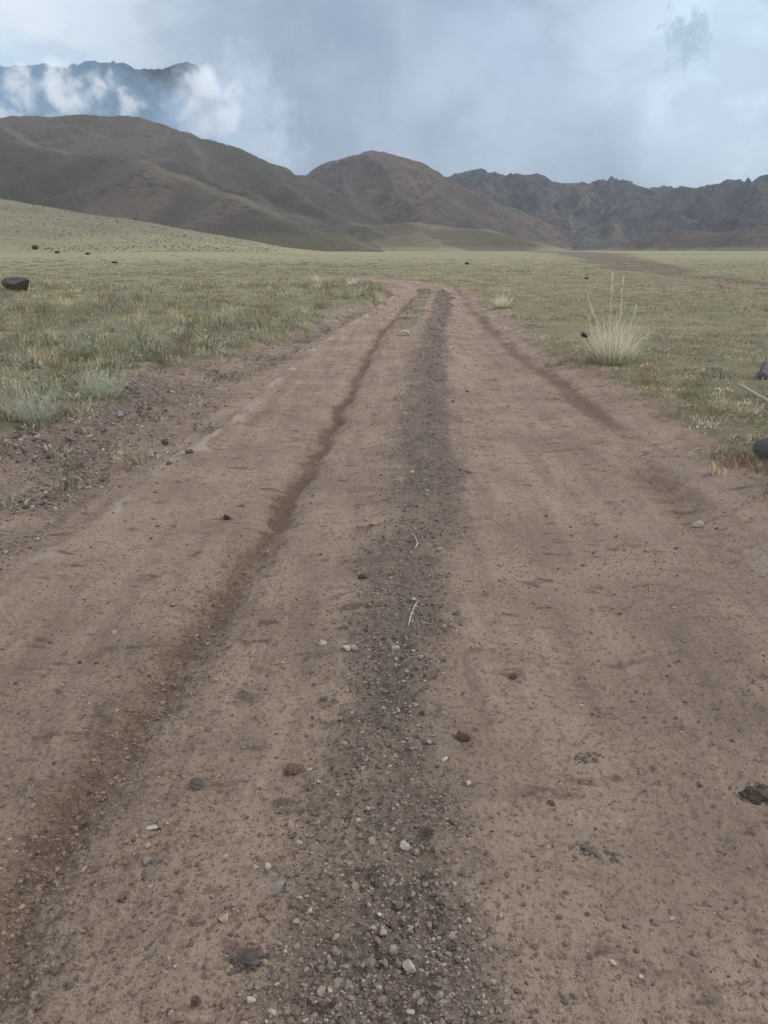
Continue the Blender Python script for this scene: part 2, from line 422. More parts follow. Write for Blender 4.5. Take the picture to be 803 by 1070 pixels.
C1 = R([(-420, 130, 1650), (-250, 118, 1550), (-120, 121, 1480), (0, 125, 1420), (60, 127, 1410), (100, 125, 1400), (150, 130, 1380), (190, 140, 1350), (230, 150, 1320), (265, 163, 1300), (290, 176, 1280), (312, 186, 1240), (338, 205, 1120), (368, 226, 1000), (400, 242, 900)])
B1 = R([(-300, 95, 1120), (-150, 112, 1020), (0, 137, 900), (40, 152, 870), (80, 165, 850), (115, 166, 840), (150, 168, 820), (185, 181, 790), (210, 193, 760), (260, 213, 705), (300, 230, 665), (340, 246, 625), (390, 264, 560)])
B2 = R([(190, 142, 1345), (225, 186, 1130), (262, 201, 1000), (300, 220, 880), (345, 243, 760), (388, 259, 660)])
B3 = R([(285, 178, 1270), (305, 196, 1130), (335, 216, 1000), (368, 233, 890), (398, 243, 820)])
B4 = R([(60, 128, 1405), (85, 150, 1180), (120, 158, 1060), (160, 175, 960)])
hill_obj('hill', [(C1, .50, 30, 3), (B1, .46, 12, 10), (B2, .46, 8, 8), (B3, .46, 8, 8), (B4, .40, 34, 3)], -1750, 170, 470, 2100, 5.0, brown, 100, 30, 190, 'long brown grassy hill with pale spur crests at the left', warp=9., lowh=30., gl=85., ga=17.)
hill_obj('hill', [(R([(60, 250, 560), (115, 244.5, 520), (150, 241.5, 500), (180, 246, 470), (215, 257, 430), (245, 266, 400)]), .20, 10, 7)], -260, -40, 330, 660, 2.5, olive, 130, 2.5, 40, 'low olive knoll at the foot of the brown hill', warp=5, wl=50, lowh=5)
D1 = R([(255, 215, 2050), (312, 185, 1950), (345, 173, 1880), (370, 165, 1820), (385, 162, 1780), (400, 160, 1760), (425, 166, 1740), (445, 177, 1740), (470, 190, 1780)])
D2 = R([(400, 160, 1760), (408, 185, 1500), (425, 210, 1320), (440, 232, 1180)])
D3 = R([(432, 169, 1740), (455, 195, 1500), (480, 222, 1320), (505, 240, 1180)])
D4 = R([(362, 168, 1830), (360, 195, 1560), (372, 214, 1380), (395, 232, 1240)])
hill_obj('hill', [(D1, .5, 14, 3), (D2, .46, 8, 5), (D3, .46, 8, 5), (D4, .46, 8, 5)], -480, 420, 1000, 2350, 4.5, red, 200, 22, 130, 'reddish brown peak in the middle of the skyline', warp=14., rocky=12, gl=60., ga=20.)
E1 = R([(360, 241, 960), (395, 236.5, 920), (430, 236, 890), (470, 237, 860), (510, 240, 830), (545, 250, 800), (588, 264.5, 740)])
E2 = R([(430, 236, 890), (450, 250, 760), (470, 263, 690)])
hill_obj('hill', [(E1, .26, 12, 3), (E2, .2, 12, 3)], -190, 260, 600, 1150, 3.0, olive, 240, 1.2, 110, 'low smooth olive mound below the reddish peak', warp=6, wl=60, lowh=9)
F1 = R([(420, 200, 2550), (452, 192, 2450), (468, 188, 2400), (480, 182, 2350), (500, 179, 2320), (520, 182, 2300), (545, 184, 2280), (560, 185, 2260), (575, 189, 2250), (610, 195, 2230), (640, 193, 2200), (665, 196, 2180), (700, 198.5, 2150), (725, 196, 2120), (745, 195, 2100), (758, 190, 2080), (768, 187, 2070), (778, 192, 2060), (790, 186, 2040), (803, 179, 2020), (850, 168, 1960), (950, 160, 1850), (1100, 165, 1800)])
FS = []
for u, v, Y, u2, sl in [(500, 180, 2320, 528, .6), (556, 185, 2260, 570, .62), (606, 195, 2230, 612, .62), (655, 195, 2190, 640, .6), (705, 198, 2150, 690, .62), (758, 190, 2080, 735, .62), (803, 180, 2020, 790, .6), (870, 168, 1950, 850, .6)]:
    FS.append((R([(u, v + 1, Y), (u * .65 + u2 * .35, v + 22, Y - 260), (u * .3 + u2 * .7, v + 42, Y - 480), (u2, v + 62, Y - 640)]), sl, 6, 8))
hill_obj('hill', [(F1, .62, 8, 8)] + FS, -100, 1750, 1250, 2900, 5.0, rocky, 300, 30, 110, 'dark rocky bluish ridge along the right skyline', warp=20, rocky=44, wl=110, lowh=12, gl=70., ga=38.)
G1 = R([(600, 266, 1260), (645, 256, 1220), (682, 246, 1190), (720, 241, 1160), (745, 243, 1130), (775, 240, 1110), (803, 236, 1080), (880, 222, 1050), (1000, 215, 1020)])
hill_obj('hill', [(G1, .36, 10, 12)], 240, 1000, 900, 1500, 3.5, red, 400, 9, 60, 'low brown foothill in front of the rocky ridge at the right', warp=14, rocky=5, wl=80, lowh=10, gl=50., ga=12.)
# far mountain half lost in cloud
far_m = mat_hill('far_mountain', (.07, .12, .175), (.05, .09, .14), (.08, .13, .18), (.12, .17, .22), (.06, .10, .15), .2, .3)  # blue of the air in between is painted into these colours
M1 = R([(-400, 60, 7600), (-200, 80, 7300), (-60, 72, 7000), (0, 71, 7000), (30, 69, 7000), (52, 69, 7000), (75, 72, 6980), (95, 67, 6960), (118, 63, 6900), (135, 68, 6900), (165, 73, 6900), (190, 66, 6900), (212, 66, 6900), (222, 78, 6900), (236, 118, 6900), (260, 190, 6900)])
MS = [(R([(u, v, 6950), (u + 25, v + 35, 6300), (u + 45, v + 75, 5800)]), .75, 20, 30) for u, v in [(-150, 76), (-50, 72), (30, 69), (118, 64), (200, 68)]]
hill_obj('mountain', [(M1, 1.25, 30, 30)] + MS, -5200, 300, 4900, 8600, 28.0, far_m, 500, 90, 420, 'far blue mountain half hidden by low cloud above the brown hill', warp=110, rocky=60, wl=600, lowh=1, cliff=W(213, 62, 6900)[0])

# ------------------------------------------------------------------ stones
def ico(sub):
    t = (1 + 5 ** .5) / 2
    v = [(-1, t, 0), (1, t, 0), (-1, -t, 0), (1, -t, 0), (0, -1, t), (0, 1, t), (0, -1, -t), (0, 1, -t), (t, 0, -1), (t, 0, 1), (-t, 0, -1), (-t, 0, 1)]
    f = [(0, 11, 5), (0, 5, 1), (0, 1, 7), (0, 7, 10), (0, 10, 11), (1, 5, 9), (5, 11, 4), (11, 10, 2), (10, 7, 6), (7, 1, 8), (3, 9, 4), (3, 4, 2), (3, 2, 6), (3, 6, 8), (3, 8, 9), (4, 9, 5), (2, 4, 11), (6, 2, 10), (8, 6, 7), (9, 8, 1)]
    v = [np.array(p) / np.linalg.norm(p) for p in v]
    for _ in range(sub):
        cache = {}; nf = []
        def mid(a, b):
            k = (min(a, b), max(a, b))
            if k not in cache:
                p = v[a] + v[b]; v.append(p / np.linalg.norm(p)); cache[k] = len(v) - 1
            return cache[k]
        for a, b, c in f:
            ab, bc, ca = mid(a, b), mid(b, c), mid(c, a)
            nf += [(a, ab, ca), (b, bc, ab), (c, ca, bc), (ab, bc, ca)]
        f = nf
    return np.array(v), np.array(f)
ICO = [ico(0), ico(1), ico(2), ico(3)]
def rock_shape(sub, seed, planes=9, depth=(.55, .9), lump=.10):
    r = np.random.default_rng(seed); v, f = ICO[sub]; v = v.copy()
    for _ in range(planes):
        n = r.normal(size=3); n /= np.linalg.norm(n)
        d = r.uniform(*depth); e = np.maximum(0, v @ n - d); v = v - e[:, None] * n
    s = r.uniform(0, 50, 3)
    nz = fbm(v[:, 0] * 2.3 + s[0], v[:, 1] * 2.3 + v[:, 2] * 1.7 + s[1], 3, seed % 97)
    v = v * (1 + lump * nz[:, None])
    return v, f
def scatter_rocks(name, mat, px, py, size, cols, nshape, sub, sink=.3, lump=.1, flat=(.45, .85)):
    n = len(px); pz = H(px, py)
    V = []; F = []; C = []; off = 0
    kind = rng.integers(0, nshape, n)
    for k in range(nshape):
        idx = np.where(kind == k)[0]
        if not len(idx): continue
        sv, sf = rock_shape(sub, 900 + k * 7 + int(sum(map(ord, name))), 7, (.5, .85), lump)
        a = rng.uniform(0, 2 * math.pi, len(idx)); ca, sa = np.cos(a)[:, None], np.sin(a)[:, None]
        sx = rng.uniform(.8, 1.35, len(idx))[:, None]; sy = rng.uniform(.65, 1.0, len(idx))[:, None]; sz = rng.uniform(*flat, len(idx))[:, None]
        til = rng.normal(0, .35, len(idx))[:, None]
        x0, y0, z0 = sv[:, 0] * sx, sv[:, 1] * sy, sv[:, 2] * sz
        y1 = y0 * np.cos(til) - z0 * np.sin(til); z1 = y0 * np.sin(til) + z0 * np.cos(til)
        S = size[idx][:, None]
        X = (x0 * ca - y1 * sa) * S + px[idx][:, None]; Y = (x0 * sa + y1 * ca) * S + py[idx][:, None]
        Z = z1 * S + pz[idx][:, None] + S * sz * (1 - 2 * sink)* .6
        V.append(np.stack([X, Y, Z], -1).reshape(-1, 3)); m = len(sv)
        F.append((sf[None] + (np.arange(len(idx)) * m)[:, None, None] + off).reshape(-1, 3)); off += m * len(idx)
        C.append(np.repeat(cols[idx], m, 0))
    return mesh_obj(name, np.concatenate(V), np.concatenate(F), mat, cols=np.concatenate(C))
def sample_area(n, y0, y1, p=1.0, smax=.62):
    """random ground points, denser where they are seen larger"""
    t = rng.random(n)
    y = np.exp(np.log(y0) + t * (np.log(y1) - np.log(y0))) if p == 1 else (y0 ** (1 - p) + t * (y1 ** (1 - p) - y0 ** (1 - p))) ** (1 / (1 - p))
    x = rng.uniform(-smax, smax, n) * (y + 1.6)
    return x, y
def near_camera(x, y): return y > .55
# gravel in the strip between the wheel tracks and on the left bank
x, y = sample_area(750000, .8, 32, 1.0)
M = masks(x, y)
pr = np.clip(M['gravel'], 0, 1) ** 1.5 * 1.0 + np.clip(M['bank'], 0, 1) ** 1.5 * .75 + .035 * (1 - M['grass']) * (1 - M['gravel'])
keep = rng.random(len(x)) < pr * .9 * (.62 + .38 * ss(1.6, 3.0, y)) * np.clip(.8 + .9 * fbm(x * 6, y * 6, 3, 78), .25, 1)
x, y = x[keep], y[keep]
n = len(x)
size = np.clip(np.exp(rng.normal(math.log(.0036), .5, n)), .0016, .014) * np.where((rng.random(n) < .10) & (y > 2.3), rng.uniform(1.2, 2.0, n), 1)
size = np.maximum(size * (1 + 1.3 * M['bank'][keep]), .00055 * y * np.exp(np.abs(rng.normal(0, .45, n))))
base = np.array([[.155, .120, .100], [.195, .153, .128], [.25, .20, .168], [.105, .080, .067], [.32, .262, .215], [.43, .37, .31]])
c = base[rng.choice(6, n, p=[.27, .27, .2, .13, .10, .03])] * rng.uniform(.8, 1.2, (n, 1))
print('gravel', n)
o = scatter_rocks('gravel', PEBBLE, x, y, size, c, 10, 0)
tag(o, 'dark grey gravel strewn along the middle of the dirt track', 'gravel', kind='stuff')
# crumbs of damp earth
x, y = sample_area(430000, .8, 26, 1.0)
M = masks(x, y)
patch = ss(.0, .45, fbm(x * 1.3, y * 1.3, 3, 77))
pr = (1 - M['grass']) * (.10 + .35 * patch + .7 * M['rut'] + .25 * M['gravel'] + .35 * M['bank'])
left = x < (GL(y) + GR(y)) / 2
keep = rng.random(len(x)) < pr * np.where(left, .8, .42)
x, y = x[keep], y[keep]; n = len(x)
size = np.maximum(np.clip(np.exp(rng.normal(math.log(.0030), .55, n)), .0014, .017), .0005 * y)
base = np.array([[.235, .170, .128], [.190, .136, .103], [.135, .095, .073], [.30, .225, .17]])
c = base[rng.choice(4, n, p=[.35, .3, .2, .15])] * rng.uniform(.85, 1.15, (n, 1))
o = scatter_rocks('dirt_crumbs', CLOD, x, y, size, c, 8, 0, .35, .2, (.4, .7))
tag(o, 'crumbs of damp brown earth scattered over the wheel tracks', 'dirt', kind='stuff')

def stone(name, u, v, wpx, hpx, col, label, cat, group=None, mat=STONE, seed=1, depth_ratio=.8, sub=3, sink=.22, planes=11, rot=0, lump=.08, pdepth=(.42, .85)):
    """one stone whose foot stands at photo point (u, v)"""
    gx, gy = G(u, v)
    for _ in range(4):
        z = float(H(np.array([gx]), np.array([gy]))[0]); gx, gy = G(u, v, z)
    dist = math.sqrt(gx * gx + gy * gy + CAMH ** 2)
    dep = gy * CP + (CAMH - z) * SP
    w = wpx / FPX * dep; ha = hpx / FPX * dep
    sn, cs = CAMH / dist, gy / dist                 # the view looks down on it
    depth_ratio = min(depth_ratio, .85 * ha / (w * sn))
    h = max(.35 * min(w, w * depth_ratio), (ha - .8 * w * depth_ratio * sn) / cs)
    sv, sf = rock_shape(sub, seed, planes, pdepth, lump)
    sv = sv / np.abs(sv).max(0)
    hz = h / 2 / (1 - sink)
    ca, sa = math.cos(rot), math.sin(rot)
    a = sv * np.array([w / 2, w / 2 * depth_ratio, hz])
    a = np.c_[a[:, 0] * ca - a[:, 1] * sa, a[:, 0] * sa + a[:, 1] * ca, a[:, 2] + hz * (1 - 2 * sink)]
    gy2 = gy + w / 2 * depth_ratio * .6
    cc = np.tile(np.array(col) , (len(a), 1)) * (1 + .18 * fbm(sv[:, 0] * 3 + seed, sv[:, 1] * 3 + sv[:, 2] * 2, 3, seed % 50))[:, None]
    o = mesh_obj(name, a, sf, mat, cols=cc, smooth=False, loc=(gx, gy2, z))
    return tag(o, label, cat, group)
DK = (.045, .043, .042)
stone('boulder', 16, 305, 31, 15, (.100, .092, .082), 'large dark flat-topped boulder standing alone in the grass at the far left', 'boulder', seed=12, sub=3, depth_ratio=.8, sink=.1, planes=9, lump=.16)
stone('boulder', 806, 484, 34, 29, (.098, .095, .094), 'black smooth boulder on dry turf, cut off by the right edge of the frame', 'boulder', seed=25, sink=.15, planes=9, lump=.12, pdepth=(.35, .7))
stone('boulder', 803, 396, 24, 19, (.150, .152, .155), 'grey half-buried boulder behind the bleached pole at the right edge', 'boulder', seed=33, sink=.25, planes=9, lump=.16, pdepth=(.35, .7))
pale = (.41, .355, .295); pal2 = (.32, .268, .222); tan = (.31, .24, .18); grey = (.20, .175, .165); dirtc = (.115, .080, .062); blackish = (.075, .054, .045)
S = [
 ('stone', 421, 351, 16, 7, (.56, .49, .42), 'flat pale slab stone lying where the green strip between the ruts ends', 'stone'),
 ('pebble', 337, 675, 9, 8, pale, 'cream angular pebble, left one of the pair beside the curled straw', 'pebble'),
 ('pebble', 363, 680, 13, 8, pale, 'cream wide pebble, right one of the pair left of the gravel strip', 'pebble'),
 ('pebble', 413, 679, 11, 5, pal2, 'flat grey-beige pebble lying just below the curled straw', 'pebble'),
 ('pebble', 428, 1016, 17, 14, pale, 'brightest cream chunky pebble at the bottom of the gravel strip', 'pebble'),
 ('pebble', 412, 999, 13, 12, pal2, 'beige angular pebble just above the brightest cream pebble', 'pebble'),
 ('pebble', 401, 979, 11, 9, pal2, 'rounded beige pebble, topmost of the three above the brightest pebble', 'pebble'),
 ('pebble', 403, 1012, 9, 11, (.25, .23, .215), 'small grey pebble touching the left of the brightest cream pebble', 'pebble'),
 ('pebble', 423, 887, 14, 11, (.38, .345, .31), 'light grey blocky pebble in dark gravel below two dark clods', 'pebble'),
 ('pebble', 371, 930, 11, 11, pal2, 'upright beige pebble alone on bare earth left of the dark gravel', 'pebble'),
 ('pebble', 290, 932, 20, 16, (.235, .21, .19), 'grey lumpy stone, largest at the left of the gravel strip', 'stone'),
 ('pebble', 279, 907, 13, 7, pale, 'cream flat pebble just above the grey lumpy stone', 'pebble'),
 ('pebble', 267, 908, 6, 5, pale, 'tiny cream pebble left of the flat one above the grey stone', 'pebble'),
 ('pebble', 233, 964, 15, 10, tan, 'tan oval pebble on smooth earth left of the gravel strip', 'pebble'),
 ('pebble', 158, 868, 16, 6, pale, 'white flat sliver of stone on the left wheel track', 'pebble'),
 ('pebble', 155, 886, 9, 7, pal2, 'pale pebble between the white sliver and a small clod', 'pebble'),
 ('pebble', 152, 905, 12, 11, grey, 'round grey pebble, lowest of the little row on the left track', 'pebble'),
 ('pebble', 324, 955, 9, 7, pale, 'cream pebble right of and below the grey lumpy stone', 'pebble'),
 ('pebble', 309, 966, 9, 7, pal2, 'beige pebble halfway between grey lumpy stone and bottom gravel', 'pebble'),
 ('pebble', 333, 819, 6, 6, pale, 'small white pebble beside the brown clod, upper of two', 'pebble'),
 ('pebble', 336, 831, 7, 6, pale, 'small white pebble beside the brown clod, lower of two', 'pebble'),
 ('pebble', 323, 806, 8, 5, pal2, 'beige pebble just right of the brown clod', 'pebble'),
 ('pebble', 374, 859, 9, 5, pale, 'cream flat pebble in the middle of the gravel above the grey block', 'pebble'),
 ('pebble', 312, 883, 9, 7, pal2, 'beige pebble at the left fringe of the gravel', 'pebble'),
 ('pebble', 449, 778, 7, 6, pal2, 'beige pebble in dark gravel left of the black clod', 'pebble'),
 ('pebble', 465, 795, 10, 4, pale, 'white flat pebble on the right edge of the gravel below the black clod', 'pebble'),
 ('pebble', 490, 819, 11, 4, pale, 'white thin flake of stone on the right wheel track below the black clod', 'pebble'),
 ('pebble', 429, 1060, 10, 7, pale, 'cream pebble at the very bottom of the gravel strip', 'pebble'),
 ('pebble', 352, 1033, 17, 11, grey, 'grey jagged stone in the gravel near the bottom', 'stone'),
 ('pebble', 262, 1048, 12, 8, pale, 'cream pebble below the dark gravel heap', 'pebble'),
 ('pebble', 284, 1062, 11, 9, pale, 'cream pebble at bottom edge right of the dark gravel heap', 'pebble'),
 ('pebble', 608, 739, 5, 4, pale, 'tiny white pebble in the middle of the right wheel track', 'pebble'),
 ('pebble', 641, 1009, 9, 6, pale, 'cream pebble on the right wheel track near the bottom', 'pebble'),
 ('pebble', 671, 1023, 6, 5, pale, 'tiny white pebble low on the right wheel track, right of the cream one', 'pebble'),
 ('pebble', 703, 962, 8, 5, pal2, 'beige flat pebble far right on the right wheel track', 'pebble'),
 ('pebble', 524, 959, 9, 6, tan, 'tan pebble right of the gravel strip', 'pebble'),
 ('pebble', 731, 551, 13, 9, pal2, 'round pale stone pressed into the right edge of the track', 'stone'),
 ('pebble', 432, 495, 6, 5, pale, 'white pebble in the dark gravel band far up the strip', 'pebble'),
 ('pebble', 460, 576, 7, 5, pal2, 'beige pebble right of the gravel above the curled straw', 'pebble'),
 ('pebble', 390, 549, 9, 6, tan, 'tan pebble beside the grey patch left of the gravel', 'pebble'),
 ('stone', 207, 392, 7, 6, pale, 'white stone on the bank below the left grass edge, farther one', 'stone'),
 ('stone', 212, 400, 6, 5, pal2, 'beige stone on the bank next to the white one', 'stone'),
 ('stone', 124, 437, 12, 9, (.24, .215, .21), 'grey-pink stone at the foot of the pale wormwood tuft', 'stone'),
 ('stone', 20, 451, 11, 9, (.18, .17, .14), 'dull grey stone at the front of the left grass edge', 'stone'),
 ('clod', 483, 775, 19, 13, blackish, 'black rounded clod alone at the right edge of the gravel', 'clod'),
 ('clod', 307, 810, 22, 14, dirtc, 'brown broken clod at the left fringe of the gravel', 'clod'),
 ('clod', 204, 825, 20, 13, (.10, .085, .068), 'greyish crumbled clod on the bare earth beside the left rut', 'clod'),
 ('clod', 237, 543, 9, 7, blackish, 'dark clod alone on the left wheel track beside the rut', 'clod'),
 ('clod', 427, 878, 9, 7, blackish, 'dark clod directly above the light grey blocky pebble', 'clod'),
 ('clod', 448, 872, 16, 8, (.06, .05, .047), 'wide dark clod at the right side of the gravel', 'clod'),
 ('clod', 537, 709, 11, 5, blackish, 'small dark flat clod on the right track near the gravel', 'clod'),
 ('clod', 205, 1052, 13, 13, dirtc, 'brown upright clod at the bottom left', 'clod'),
 ('clod', 732, 822, 9, 4, blackish, 'small black flake of mud on the right wheel track', 'clod'),
 ('clod', 576, 842, 10, 7, dirtc, 'brown clod on the right track beside the gravel', 'clod'),
 ('clod', 172, 465, 8, 7, dirtc, 'brown clod below the stony left bank', 'clod'),
 ('clod', 197, 474, 10, 6, (.10, .085, .08), 'grey clod in the pale crust line along the left track', 'clod'),
 ('clod', 176, 486, 9, 6, (.10, .085, .08), 'grey clod in the pale crust line, the nearer of two', 'clod'),
]
for k, (nm, u, v, w, h, c, lab, cat) in enumerate(S):
    cl = nm == 'clod'
    stone(nm, u, v, w, h, c, lab, cat, mat=CLOD if cl else STONE, seed=60 + k, depth_ratio=random.uniform(.7, 1.0), sub=3 if cl else 2, sink=.2, planes=5 if cl else 11, rot=random.uniform(0, 6), lump=.45 if cl else .14)

def heap(name, u, v, wpx, npc, col, label, cat, smin, smax, flat=.55, mat=CLOD, seed=3):
    r = np.random.default_rng(seed); gx, gy = G(u, v); gy0 = gy
    dep = gy * CP + CAMH * SP; rad = wpx / 2 / FPX * dep
    V = []; F = []; C = []; off = 0; z0 = float(H(np.array([gx]), np.array([gy]))[0])
    for k in range(npc):
        a = r.uniform(0, 6.28); q = r.random() ** .7 * rad
        x, y = q * math.cos(a), q * math.sin(a) * .6
        s = r.uniform(smin, smax) * (1.2 - .6 * q / rad)
        sv, sf = rock_shape(1, seed * 31 + k % 9, 5, (.5, .9), .25)
        zz = float(H(np.array([gx + x]), np.array([gy + y]))[0]) - z0 + s * .25 + (1 - q / rad) * smax * .5
        sv = sv * s * np.array([r.uniform(.8, 1.3), r.uniform(.8, 1.2), flat]) + (x, y, zz)
        V.append(sv); F.append(sf + off); off += len(sv); C.append(np.tile(np.array(col) * r.uniform(.75, 1.3), (len(sv), 1)))
    return tag(mesh_obj(name, np.concatenate(V), np.concatenate(F), mat, cols=np.concatenate(C), loc=(gx, gy, z0)), label, cat)
heap('dung_heap', 797, 822, 46, 60, (.075, .057, .046), 'dark crumbled dung heap at the right edge of the track', 'dung', .006, .020)
heap('dirt_heap', 262, 1014, 42, 60, (.105, .084, .074), 'dark loose heap of grit left of the gravel strip near the bottom', 'dirt heap', .004, .013, seed=5)
heap('dirt_heap', 615, 783, 34, 34, (.14, .105, .085), 'low dark crumbled patch of mud on the right wheel track', 'dirt heap', .003, .009, seed=6, flat=.35)
heap('dirt_heap', 620, 884, 66, 46, (.14, .108, .09), 'wide thin dark smear of mud crumbs across the right wheel track', 'dirt heap', .003, .009, seed=7, flat=.35)

# bleached pole and straws
def tube(pts, radii, seg=7):
    V = []; F = []
    pts = np.array(pts, float)
    for i, p in enumerate(pts):
        d = pts[min(i + 1, len(pts) - 1)] - pts[max(i - 1, 0)]; d /= np.linalg.norm(d)
        a = np.cross(d, (0, 0, 1)); a = a / (np.linalg.norm(a) + 1e-9); b = np.cross(a, d)
        for k in range(seg):
            t = 2 * math.pi * k / seg
            V.append(p + radii[i] * (math.cos(t) * a + math.sin(t) * b))
    for i in range(len(pts) - 1):
        for k in range(seg):
            F.append((i * seg + k, i * seg + (k + 1) % seg, (i + 1) * seg + (k + 1) % seg, (i + 1) * seg + k))
    n = len(pts)
    V.append(pts[0]); V.append(pts[-1])
    F += [(n * seg, (k + 1) % seg, k, k) for k in range(0)]
    return np.array(V), np.array(F)
def lying(name, pix, rad, col, label, cat, lift=.01, mat=TWIG):
    P = []
    for i, (u, v, dz) in enumerate(pix):
        gx, gy = G(u, v); z = float(H(np.array([gx]), np.array([gy]))[0]); gx, gy = G(u, v, z + lift + dz)
        P.append((gx, gy, z + lift + dz))
    P = np.array(P); t = np.linspace(0, 1, len(P)); tt = np.linspace(0, 1, 14)
    Q = np.stack([np.interp(tt, t, P[:, k]) for k in range(3)], -1)
    Q[1:-1] = (Q[:-2] + Q[1:-1] * 2 + Q[2:]) / 4
    o0 = Q[0].copy(); V, F = tube(Q - o0, np.interp(tt, [0, .1, .9, 1], [rad * .3, rad, rad * .8, rad * .2]))
    return tag(mesh_obj(name, V, F, mat, cols=np.tile(col, (len(V), 1)) * rng.uniform(.85, 1.1, (len(V), 1)), smooth=True, loc=o0), label, cat)
lying('pole', [(772, 401, .06), (785, 409, .05), (803, 419, .03), (830, 433, .02)], .016, (.40, .37, .31), 'bleached wooden pole lying in the turf at the right edge', 'pole', .03)
lying('straw', [(427, 654, 0), (429, 645, .01), (433, 634, .01), (437, 628, 0)], .0028, (.50, .46, .38), 'pale curled straw lying on the gravel strip', 'straw', .006)
lying('straw', [(434, 573, 0), (437, 567, .01), (433, 560, .01), (430, 557, 0)], .004, (.42, .38, .32), 'short bent straw on the gravel, farther than the curled one', 'straw', .006)

# ------------------------------------------------------------------ grass
def blades(bx, by, bz, h, w, az, lean, curl, col):
    """vectorised blades: two bent segments each"""
    n = len(bx); dx, dy = np.cos(az), np.sin(az); px, py = -dy, dx
    # turn the flat of the blade to a random side
    tw = rng.uniform(0, math.pi, n); fx, fy = np.cos(tw), np.sin(tw)
    m = h * .55; lx = lean * m; mz = np.sqrt(np.maximum(m * m - lx * lx, 0))
    l2 = np.clip(lean + curl, 0, .98); q = h * .45; lx2 = l2 * q; tz = np.sqrt(np.maximum(q * q - lx2 * lx2, 0))
    V = np.empty((n, 5, 3))
    hw = w / 2
    V[:, 0] = np.c_[bx - fx * hw, by - fy * hw, bz]; V[:, 1] = np.c_[bx + fx * hw, by + fy * hw, bz]
    mx, my = bx + dx * lx, by + dy * lx
    V[:, 2] = np.c_[mx - fx * hw * .8, my - fy * hw * .8, bz + mz]; V[:, 3] = np.c_[mx + fx * hw * .8, my + fy * hw * .8, bz + mz]
    V[:, 4] = np.c_[mx + dx * lx2, my + dy * lx2, bz + mz + tz]
    i = (np.arange(n) * 5)[:, None]
    F = np.stack([i + [0, 1, 3], i + [0, 3, 2], i + [2, 3, 4]], 1).reshape(-1, 3)
    C = np.repeat(col, 5, 0)
    return V.reshape(-1, 3), F, C
SPEC = np.array([[.400, .405, .295], [.310, .295, .155], [.600, .500, .305], [.320, .210, .140], [.540, .500, .360], [.215, .235, .130]])
